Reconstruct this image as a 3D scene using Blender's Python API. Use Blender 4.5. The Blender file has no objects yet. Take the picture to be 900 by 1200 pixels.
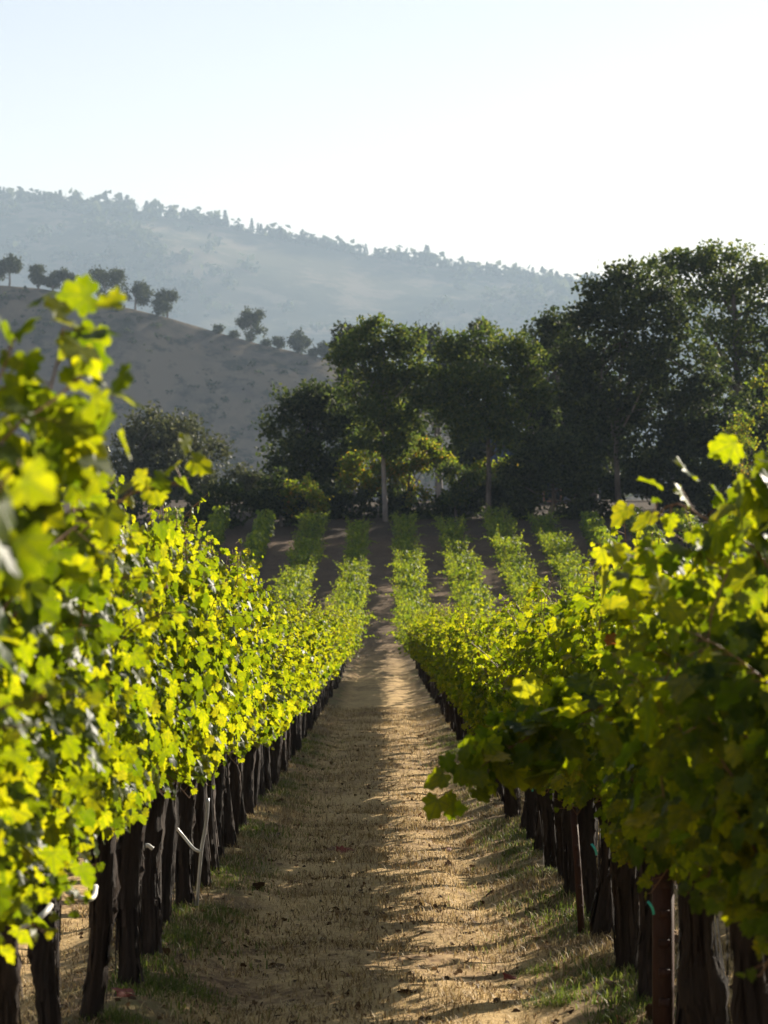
import bpy, math, random
import numpy as np
from mathutils import Vector, Euler, noise as mnoise

R = math.radians
SC = bpy.context.scene
COL = SC.collection

# ------------------------------------------------------------------ camera, sky, sun, exposure
EYE = 1.63
FPX = 2833.0            # focal length of the photograph in its own pixels (85 mm, 36 mm tall frame)
VPX, HPY = 447.0, 640.0
cam_d = bpy.data.cameras.new("camera")
cam = bpy.data.objects.new("camera", cam_d)
COL.objects.link(cam)
cam_d.sensor_fit = 'VERTICAL'
cam_d.sensor_height = 36.0
cam_d.lens = 85.0
cam_d.clip_start = 0.1
cam_d.clip_end = 20000
cam.location = (0, 0, EYE)
cam.rotation_euler = (R(90) + math.atan(40 / FPX), 0, -math.atan(3 / FPX))
cam_d.dof.use_dof = True
cam_d.dof.focus_distance = 17.0
cam_d.dof.aperture_fstop = 6.0
SC.camera = cam

SUN_EL, SUN_AZ = R(22), R(40)        # azimuth from +Y (the way we look) towards +X (our right)
world = bpy.data.worlds.new("World")
SC.world = world
world.use_nodes = True
wn = world.node_tree
sky = wn.nodes.new("ShaderNodeTexSky")
sky.sky_type = 'NISHITA'
sky.sun_disc = False
sky.sun_elevation = SUN_EL
sky.sun_rotation = SUN_AZ
sky.air_density = 1.3
sky.dust_density = 0.25
sky.ozone_density = 0.3
tint = wn.nodes.new("ShaderNodeMix")
tint.data_type = 'RGBA'
tint.blend_type = 'MULTIPLY'
tint.inputs[0].default_value = 1.0
tint.inputs[7].default_value = (1.22, 1.0, 1.0, 1)
wn.links.new(sky.outputs[0], tint.inputs[6])
wn.links.new(tint.outputs[2], wn.nodes["Background"].inputs[0])
wn.nodes["Background"].inputs[1].default_value = 0.054
sun_d = bpy.data.lights.new("sun", 'SUN')
sun_d.energy = 5.0
sun_d.angle = R(0.5)
sun_d.color = (1.0, 0.90, 0.74)
sun = bpy.data.objects.new("sun", sun_d)
COL.objects.link(sun)
sdir = Vector((math.cos(SUN_EL) * math.sin(SUN_AZ), math.cos(SUN_EL) * math.cos(SUN_AZ), math.sin(SUN_EL)))
sun.rotation_euler = sdir.to_track_quat('Z', 'Y').to_euler()
SC.view_settings.view_transform = 'Standard'
SC.view_settings.look = 'None'
SC.view_settings.exposure = 1.45
SC.view_settings.gamma = 1.0
SC.cycles.max_bounces = 6
SC.cycles.transmission_bounces = 3
SC.cycles.diffuse_bounces = 2
SC.cycles.glossy_bounces = 2
SC.cycles.volume_bounces = 0
SC.cycles.use_denoising = True

# ------------------------------------------------------------------ helpers
def at(px, py, Y):
    return np.array(((px - VPX) / FPX * Y, Y, EYE + (HPY - py) / FPX * Y))

def mesh_np(name, V, F, mats, mi=None, smooth=False):
    V = np.asarray(V, dtype=np.float32)
    F = np.asarray(F, dtype=np.int32)
    me = bpy.data.meshes.new(name)
    me.vertices.add(len(V))
    me.vertices.foreach_set("co", V.ravel())
    k = F.shape[1]
    me.loops.add(F.size)
    me.loops.foreach_set("vertex_index", F.ravel())
    me.polygons.add(len(F))
    me.polygons.foreach_set("loop_start", np.arange(0, F.size, k, dtype=np.int32))
    for m in (mats if isinstance(mats, (list, tuple)) else [mats]):
        me.materials.append(m)
    if mi is not None:
        me.polygons.foreach_set("material_index", np.asarray(mi, dtype=np.int32))
    if smooth:
        me.polygons.foreach_set("use_smooth", np.ones(len(F), dtype=bool))
    me.update(calc_edges=True)
    return me

def link(name, me, parent=None, loc=None):
    o = bpy.data.objects.new(name, me)
    COL.objects.link(o)
    if parent is not None:
        o.parent = parent
    if loc is not None:
        o.location = loc
    return o

def tag(o, label, cat, group=None):
    o['label'] = label
    o['category'] = cat
    if group:
        o['group'] = group
    return o

def kind(o, k):
    o['kind'] = k
    return o

def thing(name, label, cat, loc=(0, 0, 0), group=None, rz=0.0):
    o = bpy.data.objects.new(name, None)
    COL.objects.link(o)
    o.empty_display_size = 0.2
    o.location = loc
    o.rotation_euler = (0, 0, rz)
    return tag(o, label, cat, group)

def dup(root, loc, rz=0.0, scale=(1, 1, 1), label=None, group=None):
    r = root.copy()
    COL.objects.link(r)
    r.location = loc
    r.rotation_euler = (0, 0, rz)
    r.scale = scale
    if label:
        r['label'] = label
    if group:
        r['group'] = group
    for ch in root.children:
        c = ch.copy()
        COL.objects.link(c)
        c.parent = r
        for g in ch.children:
            d = g.copy()
            COL.objects.link(d)
            d.parent = c
    return r

class MB:
    """collects triangle soup"""
    def __init__(s):
        s.V, s.F, s.M, s.n = [], [], [], 0
    def add(s, V, F, m=0):
        V = np.asarray(V, dtype=np.float64)
        F = np.asarray(F, dtype=np.int64)
        s.V.append(V)
        s.F.append(F + s.n)
        s.M.append(np.full(len(F), m))
        s.n += len(V)
    def mesh(s, name, mats, smooth=False):
        return mesh_np(name, np.concatenate(s.V), np.concatenate(s.F), mats, np.concatenate(s.M), smooth)

def tube(P, rad, sides=8, cap=True, ridge=None):
    """tapered tube along the points P; ridge(i, theta) scales the radius"""
    P = np.asarray(P, dtype=float)
    n = len(P)
    rad = np.broadcast_to(np.asarray(rad, dtype=float), (n,))
    T = np.gradient(P, axis=0)
    T /= np.linalg.norm(T, axis=1)[:, None] + 1e-9
    ref = np.array((1.0, 0, 0)) if abs(T[0][0]) < 0.8 else np.array((0, 1.0, 0))
    V = []
    th = np.linspace(0, 2 * np.pi, sides, endpoint=False)
    u = None
    for i in range(n):
        a = ref if u is None else u
        u = a - T[i] * np.dot(a, T[i])
        u /= np.linalg.norm(u) + 1e-9
        w = np.cross(T[i], u)
        rr = rad[i] * (np.array([ridge(i, t) for t in th]) if ridge else np.ones(sides))
        V.append(P[i] + (rr * np.cos(th))[:, None] * u + (rr * np.sin(th))[:, None] * w)
    V = np.concatenate(V)
    F = []
    for i in range(n - 1):
        for j in range(sides):
            a, b = i * sides + j, i * sides + (j + 1) % sides
            F.append((a, b, b + sides))
            F.append((a, b + sides, a + sides))
    if cap:
        V = np.concatenate([V, P[:1], P[-1:]])
        c0, c1 = n * sides, n * sides + 1
        for j in range(sides):
            F.append((c0, (j + 1) % sides, j))
            F.append((c1, (n - 1) * sides + j, (n - 1) * sides + (j + 1) % sides))
    return V, np.array(F)

def box(c, s):
    c, s = np.array(c, float), np.array(s, float) / 2
    V = np.array([(x, y, z) for x in (-1, 1) for y in (-1, 1) for z in (-1, 1)]) * s + c
    Q = [(0, 1, 3, 2), (4, 6, 7, 5), (0, 4, 5, 1), (2, 3, 7, 6), (0, 2, 6, 4), (1, 5, 7, 3)]
    F = []
    for a, b, d, e in Q:
        F += [(a, b, d), (a, d, e)]
    return V, F

def smooth_path(P, n):
    """Catmull-Rom through P, n samples"""
    P = np.asarray(P, float)
    Q = np.concatenate([[2 * P[0] - P[1]], P, [2 * P[-1] - P[-2]]])
    t = np.linspace(0, len(P) - 1 - 1e-6, n)
    out = []
    for x in t:
        i = int(x)
        f = x - i
        a, b, c, d = Q[i], Q[i + 1], Q[i + 2], Q[i + 3]
        out.append(0.5 * (2 * b + (c - a) * f + (2 * a - 5 * b + 4 * c - d) * f * f + (3 * b - a - 3 * c + d) * f ** 3))
    return np.array(out)

# ------------------------------------------------------------------ materials
def new_mat(name):
    m = bpy.data.materials.new(name)
    m.use_nodes = True
    nt = m.node_tree
    for n in list(nt.nodes):
        nt.nodes.remove(n)
    out = nt.nodes.new("ShaderNodeOutputMaterial")
    return m, nt, out

def ramp(nt, fac, stops, interp='LINEAR'):
    r = nt.nodes.new("ShaderNodeValToRGB")
    r.color_ramp.interpolation = interp
    el = r.color_ramp.elements
    while len(el) < len(stops):
        el.new(0.5)
    for e, (p, c) in zip(el, stops):
        e.position = p
        e.color = (*c, 1)
    nt.links.new(fac, r.inputs[0])
    return r.outputs[0]

def tex_noise(nt, vec, scale, detail=4, rough=0.6):
    n = nt.nodes.new("ShaderNodeTexNoise")
    n.inputs['Scale'].default_value = scale
    n.inputs['Detail'].default_value = detail
    n.inputs['Roughness'].default_value = rough
    if vec is not None:
        nt.links.new(vec, n.inputs['Vector'])
    return n.outputs['Fac']

def mathn(nt, op, a, b=None, c=None):
    n = nt.nodes.new("ShaderNodeMath")
    n.operation = op
    for i, v in enumerate((a, b, c)):
        if v is None:
            continue
        if isinstance(v, (int, float)):
            n.inputs[i].default_value = v
        else:
            nt.links.new(v, n.inputs[i])
    return n.outputs[0]

def mixc(nt, fac, a, b, blend='MIX'):
    n = nt.nodes.new("ShaderNodeMix")
    n.data_type = 'RGBA'
    n.blend_type = blend
    for sock, v in ((n.inputs[0], fac), (n.inputs[6], a), (n.inputs[7], b)):
        if isinstance(v, (int, float)):
            sock.default_value = v
        elif isinstance(v, tuple):
            sock.default_value = (*v, 1)
        else:
            nt.links.new(v, sock)
    return n.outputs[2]

def coords(nt, what='Object'):
    return nt.nodes.new("ShaderNodeTexCoord").outputs[what]

def leaf_mat(name, refl, trans, mix=0.5, rough=0.4, spec=0.5, veins=False):
    m, nt, out = new_mat(name)
    g = nt.nodes.new("ShaderNodeNewGeometry")
    rnd = g.outputs['Random Per Island']
    p = nt.nodes.new("ShaderNodeBsdfPrincipled")
    p.inputs['Roughness'].default_value = rough
    p.inputs['Specular IOR Level'].default_value = spec
    t = nt.nodes.new("ShaderNodeBsdfTranslucent")
    cr, ct = ramp(nt, rnd, refl), ramp(nt, rnd, trans)
    if veins:
        sx = nt.nodes.new("ShaderNodeSeparateXYZ")
        nt.links.new(nt.nodes.new("ShaderNodeUVMap").outputs[0], sx.inputs[0])
        ax = mathn(nt, 'ABSOLUTE', sx.outputs[0])
        ang = mathn(nt, 'ARCTAN2', ax, sx.outputs[1])
        rad = mathn(nt, 'SQRT', mathn(nt, 'ADD', mathn(nt, 'MULTIPLY', ax, ax), mathn(nt, 'MULTIPLY', sx.outputs[1], sx.outputs[1])))
        d = None
        for a in (0.0, 0.72, 1.45):
            q = mathn(nt, 'ABSOLUTE', mathn(nt, 'SUBTRACT', ang, a))
            d = q if d is None else mathn(nt, 'MINIMUM', d, q)
        vein = ramp(nt, mathn(nt, 'MULTIPLY', d, rad), [(.012, (1, 1, 1)), (.045, (0, 0, 0))])
        mot = tex_noise(nt, coords(nt), 38, 3, .6)
        mo = ramp(nt, mot, [(.35, (.62, .72, .6)), (.6, (1.0, 1.0, 1.0)), (.72, (1.25, 1.1, 1.0))])
        cr = mixc(nt, 1.0, cr, mo, 'MULTIPLY')
        ct = mixc(nt, 1.0, ct, mo, 'MULTIPLY')
        cr = mixc(nt, mathn(nt, 'MULTIPLY', vein, .55), cr, (.14, .17, .05))
        ct = mixc(nt, mathn(nt, 'MULTIPLY', vein, .6), ct, (.12, .16, .02))
    nt.links.new(cr, p.inputs['Base Color'])
    nt.links.new(ct, t.inputs['Color'])
    mx = nt.nodes.new("ShaderNodeMixShader")
    mx.inputs[0].default_value = mix
    nt.links.new(p.outputs[0], mx.inputs[1])
    nt.links.new(t.outputs[0], mx.inputs[2])
    nt.links.new(mx.outputs[0], out.inputs[0])
    return m

def plain(name, stops, scale=8, rough=0.8, stretch=(1, 1, 1), bump=0.0, bscale=None, spec=0.3, metal=0.0):
    m, nt, out = new_mat(name)
    mp = nt.nodes.new("ShaderNodeMapping")
    mp.inputs['Scale'].default_value = stretch
    nt.links.new(coords(nt), mp.inputs[0])
    f = tex_noise(nt, mp.outputs[0], scale, 6, 0.65)
    p = nt.nodes.new("ShaderNodeBsdfPrincipled")
    p.inputs['Roughness'].default_value = rough
    p.inputs['Specular IOR Level'].default_value = spec
    p.inputs['Metallic'].default_value = metal
    nt.links.new(ramp(nt, f, stops), p.inputs['Base Color'])
    if bump:
        b = nt.nodes.new("ShaderNodeBump")
        b.inputs['Strength'].default_value = bump
        b.inputs['Distance'].default_value = 0.02
        nt.links.new(tex_noise(nt, mp.outputs[0], bscale or scale * 2, 6, 0.7), b.inputs['Height'])
        nt.links.new(b.outputs[0], p.inputs['Normal'])
    nt.links.new(p.outputs[0], out.inputs[0])
    return m

M_VINE = leaf_mat("vine_leaf",
    [(0, (.018, .042, .010)), (.45, (.032, .065, .014)), (.90, (.06, .09, .013)), (.9985, (.12, .13, .02)), (.9997, (.20, .08, .02)), (1, (.16, .03, .015))],
    [(0, (.15, .22, .004)), (.45, (.36, .41, .004)), (.90, (.60, .57, .006)), (.9985, (.42, .38, .012)), (.9997, (.45, .18, .02)), (1, (.30, .05, .02))],
    mix=0.60, rough=0.42, spec=0.13, veins=True)
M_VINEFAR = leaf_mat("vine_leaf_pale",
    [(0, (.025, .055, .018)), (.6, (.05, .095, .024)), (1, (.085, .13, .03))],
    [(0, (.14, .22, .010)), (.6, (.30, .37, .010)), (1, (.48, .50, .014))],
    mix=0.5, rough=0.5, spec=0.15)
M_CANE = plain("green_brown_cane", [(.3, (.16, .07, .035)), (.7, (.22, .13, .05))], 20, 0.6)
M_BARK = plain("shaggy_vine_bark", [(.3, (.014, .010, .008)), (.55, (.036, .025, .02)), (.8, (.10, .07, .05))], 14, 0.9, (1, 1, .12), 0.9, 30)
M_TRUNK = plain("tree_bark", [(.3, (.05, .042, .037)), (.7, (.16, .14, .125))], 3, 0.9, (1, 1, .25), 0.6)
M_PALETRUNK = plain("pale_tree_bark", [(.3, (.11, .10, .095)), (.7, (.24, .22, .20))], 3, 0.9, (1, 1, .4), 0.4)
M_OAK = leaf_mat("oak_leaf",
    [(0, (.013, .022, .010)), (.6, (.026, .038, .014)), (1, (.055, .065, .027))],
    [(0, (.03, .05, .01)), (.6, (.07, .10, .02)), (1, (.14, .16, .035))], mix=0.4, rough=0.6, spec=0.08)
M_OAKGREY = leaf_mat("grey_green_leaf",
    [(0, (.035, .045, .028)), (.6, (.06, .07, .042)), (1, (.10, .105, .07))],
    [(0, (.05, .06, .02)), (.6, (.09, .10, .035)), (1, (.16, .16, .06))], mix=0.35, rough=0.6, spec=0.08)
M_BROAD = leaf_mat("broad_tree_leaf",
    [(0, (.022, .04, .012)), (.6, (.042, .07, .018)), (1, (.075, .095, .025))],
    [(0, (.06, .10, .015)), (.6, (.14, .19, .025)), (1, (.26, .27, .04))], mix=0.45, rough=0.6, spec=0.08)
M_YELLOW = leaf_mat("yellow_shrub_leaf",
    [(0, (.04, .075, .012)), (.6, (.075, .10, .015)), (.93, (.16, .13, .02)), (1, (.28, .13, .02))],
    [(0, (.16, .26, .015)), (.6, (.32, .38, .02)), (.93, (.50, .42, .025)), (1, (.58, .28, .03))], mix=0.5, rough=0.6, spec=0.08)
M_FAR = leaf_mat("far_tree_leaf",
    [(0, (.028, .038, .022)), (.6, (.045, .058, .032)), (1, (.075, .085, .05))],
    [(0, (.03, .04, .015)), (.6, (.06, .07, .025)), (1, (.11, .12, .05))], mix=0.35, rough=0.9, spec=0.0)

# ------------------------------------------------------------------ terrain
GY = np.array([-60, 0, 5, 10.7, 22.6, 40, 60, 70, 78, 84, 90, 100, 113, 125, 133, 150, 180, 300, 600, 9000.])
GZ = np.array([2.2, 0, -.19, -.41, -.90, -1.42, -2.0, -2.27, -2.38, -2.34, -2.10, -1.42, .0, 1.6, 2.9, 4.2, 5.0, 5.0, 4.5, 4.0])
def _tangents(x, y):
    d = np.diff(y) / np.diff(x)
    t = np.zeros_like(y)
    t[1:-1] = np.where(d[1:] * d[:-1] > 0, 2 * d[1:] * d[:-1] / (d[1:] + d[:-1] + 1e-12), 0)
    t[0], t[-1] = d[0], d[-1]
    return t
GT = _tangents(GY, GZ)
def Gz(y):
    y = np.asarray(y, float)
    i = np.clip(np.searchsorted(GY, y) - 1, 0, len(GY) - 2)
    h = GY[i + 1] - GY[i]
    t = (y - GY[i]) / h
    return (2*t**3 - 3*t**2 + 1) * GZ[i] + (t**3 - 2*t**2 + t) * h * GT[i] + (-2*t**3 + 3*t**2) * GZ[i+1] + (t**3 - t**2) * h * GT[i+1]
ROW = 2.4
def H(x, y):
    """ground height with the wheel ruts and the low berms under the rows"""
    x = np.asarray(x, float)
    y = np.asarray(y, float)
    inside = np.clip((136 - y) / 4, 0, 1) * np.clip((40 - np.abs(x)) / 4, 0, 1)
    u = np.abs((x + ROW / 2) % ROW - ROW / 2)       # 0 mid path, 1.2 at the row
    rel = 0.06 * np.exp(-((u - 1.2) / .28) ** 2) - 0.035 * np.exp(-((u - .62) / .2) ** 2)
    wav = .012 * np.sin(y * 5.1 + 2 * np.sin(x * 2.3)) + .012 * np.sin(y * 2.3 + x * 3.1)
    return Gz(y) + inside * (rel + wav)
def Hs(x, y):
    return float(H(x, y))
def ground_px(px, py):
    """where the line through that pixel meets the ground"""
    for Y in np.arange(6, 132, .02):
        x, _, z = at(px, py, Y)
        if z <= Hs(x, Y):
            return np.array((x, Y, Hs(x, Y)))
    return at(px, py, 100)

def ground_material():
    m, nt, out = new_mat("dry_grass_soil")
    co = coords(nt)
    sep = nt.nodes.new("ShaderNodeSeparateXYZ")
    nt.links.new(co, sep.inputs[0])
    n1 = tex_noise(nt, co, 0.9, 5, 0.6)
    n2 = tex_noise(nt, co, 9, 6, 0.7)
    mp = nt.nodes.new("ShaderNodeMapping")
    mp.inputs['Scale'].default_value = (60, 22, 20)
    nt.links.new(co, mp.inputs[0])
    n3 = tex_noise(nt, mp.outputs[0], 1.0, 6, 0.75)
    straw = ramp(nt, n3, [(.25, (.24, .14, .06)), (.5, (.56, .385, .18)), (.75, (.74, .54, .28))])
    soil = ramp(nt, n2, [(.3, (.10, .058, .034)), (.7, (.33, .21, .115))])
    c = mixc(nt, ramp(nt, mathn(nt, 'ADD', mathn(nt, 'MULTIPLY', n1, .6), mathn(nt, 'MULTIPLY', n2, .4)), [(.37, (1, 1, 1)), (.53, (0, 0, 0))]), straw, soil)
    # strip under the rows: soil and green weeds
    u = mathn(nt, 'ABSOLUTE', mathn(nt, 'WRAP', sep.outputs[0], ROW / 2, -ROW / 2))
    uu = mathn(nt, 'ADD', u, mathn(nt, 'MULTIPLY', mathn(nt, 'SUBTRACT', n1, .5), .9))
    strip = ramp(nt, uu, [(.78, (0, 0, 0)), (1.0, (1, 1, 1))])
    green = ramp(nt, tex_noise(nt, co, 2.6, 4, .6), [(.45, (.09, .06, .04)), (.6, (.075, .09, .03))])
    c = mixc(nt, mathn(nt, 'MULTIPLY', strip, .75), c, green)
    # bare soil on the far slope, its shaded tone put into the colour
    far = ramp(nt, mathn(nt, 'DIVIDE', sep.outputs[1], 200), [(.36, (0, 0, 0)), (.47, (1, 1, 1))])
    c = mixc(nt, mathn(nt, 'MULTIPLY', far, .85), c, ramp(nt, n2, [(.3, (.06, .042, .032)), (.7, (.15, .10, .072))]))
    litter = ramp(nt, mathn(nt, 'DIVIDE', sep.outputs[1], 200), [(.63, (0, 0, 0)), (.645, (1, 1, 1)), (1.0, (1, 1, 1))])  # ground turns a darker brown past the end of the rows
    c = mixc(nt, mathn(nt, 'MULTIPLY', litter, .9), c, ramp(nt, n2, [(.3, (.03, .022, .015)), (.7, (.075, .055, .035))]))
    p = nt.nodes.new("ShaderNodeBsdfPrincipled")
    p.inputs['Roughness'].default_value = .95
    p.inputs['Specular IOR Level'].default_value = .1
    nt.links.new(c, p.inputs['Base Color'])
    b = nt.nodes.new("ShaderNodeBump")
    b.inputs['Strength'].default_value = .7
    b.inputs['Distance'].default_value = .03
    nt.links.new(mathn(nt, 'ADD', n2, mathn(nt, 'MULTIPLY', n3, .5)), b.inputs['Height'])
    nt.links.new(b.outputs[0], p.inputs['Normal'])
    nt.links.new(p.outputs[0], out.inputs[0])
    return m
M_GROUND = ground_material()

def grid_tris(nx, ny):
    i = np.arange(nx * ny).reshape(ny, nx)
    a, b, c, d = i[:-1, :-1].ravel(), i[:-1, 1:].ravel(), i[1:, 1:].ravel(), i[1:, :-1].ravel()
    return np.stack([a, b, c, d], 1)

def build_ground():
    xs = np.concatenate([-np.geomspace(6000, 42, 22), np.arange(-40, -4, .6), np.arange(-4, 4.001, .08), np.arange(4.6, 40.1, .6), np.geomspace(42, 6000, 22)])
    ys = np.concatenate([np.arange(-60, 2, 2), np.arange(2, 34, .1), np.arange(34, 80, .3), np.arange(80, 140, .6), np.geomspace(140, 7000, 40)])
    X, Y = np.meshgrid(xs, ys)
    Z = H(X, Y)
    rs = np.random.RandomState(3)
    near = (np.abs(X) < 6) & (Y < 90) & (Y > 2)
    # clods and tussocks
    k = rs.normal(0, 1, Z.shape)
    k = (k + np.roll(k, 1, 0) + np.roll(k, 1, 1) + np.roll(k, -1, 0) + np.roll(k, -1, 1)) / 5
    Z = Z + np.where(near, k * .011, 0)
    V = np.stack([X, Y, Z], -1).reshape(-1, 3)
    F = grid_tris(len(xs), len(ys))
    cx = V[F].mean(1)
    edge = .78 + .12 * np.sin(cx[:, 1] * 1.7) * np.sin(cx[:, 1] * .61 + np.sign(cx[:, 0]))
    on = (np.abs(cx[:, 0]) < edge) & (cx[:, 1] > 2) & (cx[:, 1] < 128)
    for nm, sel in (("ground", ~on), ("path", on)):
        f = F[sel]
        used, inv = np.unique(f, return_inverse=True)
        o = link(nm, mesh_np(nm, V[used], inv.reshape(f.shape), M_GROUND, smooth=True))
        kind(o, 'structure')
        tag(o, "dry tan grass ground under and around the vine rows" if nm == "ground" else "dry straw grass path between the two near vine rows, striped by shadows", nm)
build_ground()

def fbm(x, y, s, seed, oct=4):
    v = 0
    a = 1
    for k in range(oct):
        v += a * mnoise.noise(Vector((x / s + seed * 7.3, y / s + seed * 3.1, seed + k)))
        a *= .5
        s *= .5
    return v

def slope_mesh(name, ridge, Y0, depth, px0, px1, nx, nt_, base, mat, rough, rs, prof=1.0, back=300, gul=0.0):
    """a hill: its ridge line at distance Y0 is given by ridge(px); the front falls to base over depth"""
    pxs = np.linspace(px0, px1, nx)
    ts = np.concatenate([np.linspace(-1, 0, 8)[:-1], np.linspace(0, 1, nt_)])
    V = []
    for t in ts:
        for p in pxs:
            x, y, z = at(p, ridge(p), Y0)
            if t < 0:
                yy = Y0 - t * back
                zz = base + (z - base) * (1 - (-t) ** 1.6)
            else:
                yy = Y0 - t * depth
                f = 1 - t ** prof
                zz = base + (z - base) * f
            amp = rough * min(1, abs(t) * 5) * max(.15, 1 - abs(t))
            zz += amp * fbm(x, yy, rs, 2)
            if gul and t > 0:
                zz += gul * min(1, t * 3) * (1 - t) * math.sin(x / (rs * .45) + 1.5 * fbm(x, yy, rs * 1.5, 5))
            V.append((x, yy, zz - .6 * (abs(t) >= .999)))
    F = grid_tris(nx, len(ts))
    me = mesh_np(name, V, F[:, ::-1], mat, smooth=True)
    o = link(name, me)
    return kind(o, 'structure')

def hill_material(name, a, b, c, sc1, sc2):
    m, nt, out = new_mat(name)
    co = coords(nt)
    n1 = tex_noise(nt, co, sc1, 6, .62)
    n2 = tex_noise(nt, co, sc2, 5, .7)
    col = mixc(nt, ramp(nt, n1, [(.40, (0, 0, 0)), (.54, (1, 1, 1))]), a, b)
    col = mixc(nt, ramp(nt, n2, [(.5, (0, 0, 0)), (.62, (1, 1, 1))]), col, c)
    p = nt.nodes.new("ShaderNodeBsdfPrincipled")
    p.inputs['Roughness'].default_value = 1
    p.inputs['Specular IOR Level'].default_value = 0
    nt.links.new(col, p.inputs['Base Color'])
    nt.links.new(p.outputs[0], out.inputs[0])
    return m
M_HILL = hill_material("dry_hill_grass", (.085, .077, .066), (.15, .125, .092), (.05, .052, .04), .03, .11)
M_MOUNT = hill_material("wooded_mountain", (.055, .06, .04), (.10, .092, .06), (.17, .14, .10), .004, .009)

def interp(pts):
    a = np.array(pts, float)
    return lambda p: float(np.interp(p, a[:, 0], a[:, 1]))
HILL_Y = 900.
hill_ridge = interp([(-1200, 300), (-500, 318), (-200, 330), (0, 334), (50, 338), (110, 352), (160, 363), (200, 373), (250, 388), (300, 402), (350, 413), (390, 422), (450, 440), (520, 470), (620, 520), (760, 570), (900, 605)])
hill = slope_mesh("hill", hill_ridge, HILL_Y, 92, -1200, 900, 190, 46, 3, M_HILL, 5.0, 38, prof=1.24, gul=2.0)
tag(hill, "dry brown hill whose grassy ridge carries a line of oaks", "hill")
MT_Y = 4500.
mt_ridge = interp([(-3000, 250), (-1200, 262), (-500, 240), (0, 231), (70, 236), (140, 245), (200, 254), (270, 266), (330, 280), (400, 293), (460, 303), (520, 313), (600, 325), (690, 337), (800, 352), (1100, 372), (1800, 350), (3600, 330)])
mountain = slope_mesh("mountain", mt_ridge, MT_Y, 1500, -3000, 3600, 260, 60, 3, M_MOUNT, 55, 700, prof=1.0, back=1500, gul=16)
tag(mountain, "hazy blue wooded mountain slope behind the oak hill", "mountain")

# ------------------------------------------------------------------ leaves
def _outline(detail):
    half = [(.0, -.01), (.13, -.20), (.36, -.18), (.47, .00), (.57, .13), (.53, .33), (.38, .41), (.41, .62), (.20, .76), (0, .97)]
    if not detail:
        half = [(.0, .0), (.30, -.18), (.56, .14), (.37, .41), (.36, .66), (0, .95)]
    full = half + [(-x, y) for x, y in half[-2:0:-1]]
    if detail:
        out = []
        for i, p in enumerate(full):
            q = full[(i + 1) % len(full)]
            out.append(p)
            mx, my = (p[0] + q[0]) / 2, (p[1] + q[1]) / 2
            dx, dy = mx, my - .3
            k = .90 if i % 2 else 1.10
            if i not in (0, len(full) - 1):
                out.append((dx * k, .3 + dy * k))
        full = out
    V = np.array([(0, .28)] + full)
    n = len(full)
    F = np.array([(0, 1 + i, 1 + (i + 1) % n) for i in range(n)])
    return V, F
LEAF_HI = _outline(True)
LEAF_LO = _outline(False)
LEAF_MIN = (np.array([(0, 0.), (.5, .25), (0, .9), (-.5, .25)]), np.array([(0, 1, 2), (0, 2, 3)]))
LEAF_OVAL = (np.array([(0, 0.), (.33, .3), (.22, .75), (0, 1.), (-.22, .75), (-.33, .3)]), np.array([(0, 1, 5), (1, 2, 4), (1, 4, 5), (2, 3, 4)]))

def leaf_soup(P, T, N, S, tmpl, rs, curl=.35):
    P, T, N, S = (np.asarray(a, float) for a in (P, T, N, S))
    T = T / (np.linalg.norm(T, axis=1)[:, None] + 1e-9)
    N = N - T * np.sum(N * T, 1)[:, None]
    N /= np.linalg.norm(N, axis=1)[:, None] + 1e-9
    X = np.cross(T, N)
    tv, tf = tmpl
    n, k = len(P), len(tv)
    c1 = rs.uniform(-.2, 1.0, n) * curl
    c2 = rs.uniform(-.3, .8, n) * curl
    c3 = rs.uniform(-.15, .25, n)
    tx, ty = tv[:, 0], tv[:, 1]
    tz = -(c1[:, None] * 1.6 * tx ** 2 + c2[:, None] * ty ** 2) + c3[:, None] * np.abs(tx) + .05 * np.sin(9 * tx + 5 * ty + rs.uniform(0, 6, (n, 1)))
    V = P[:, None] + S[:, None, None] * (tx[None, :, None] * X[:, None] + ty[None, :, None] * T[:, None] + tz[..., None] * N[:, None])
    F = tf[None] + (np.arange(n) * k)[:, None, None]
    return V.reshape(-1, 3), F.reshape(-1, 3)

def unit(v):
    return v / (np.linalg.norm(v) + 1e-9)

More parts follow.
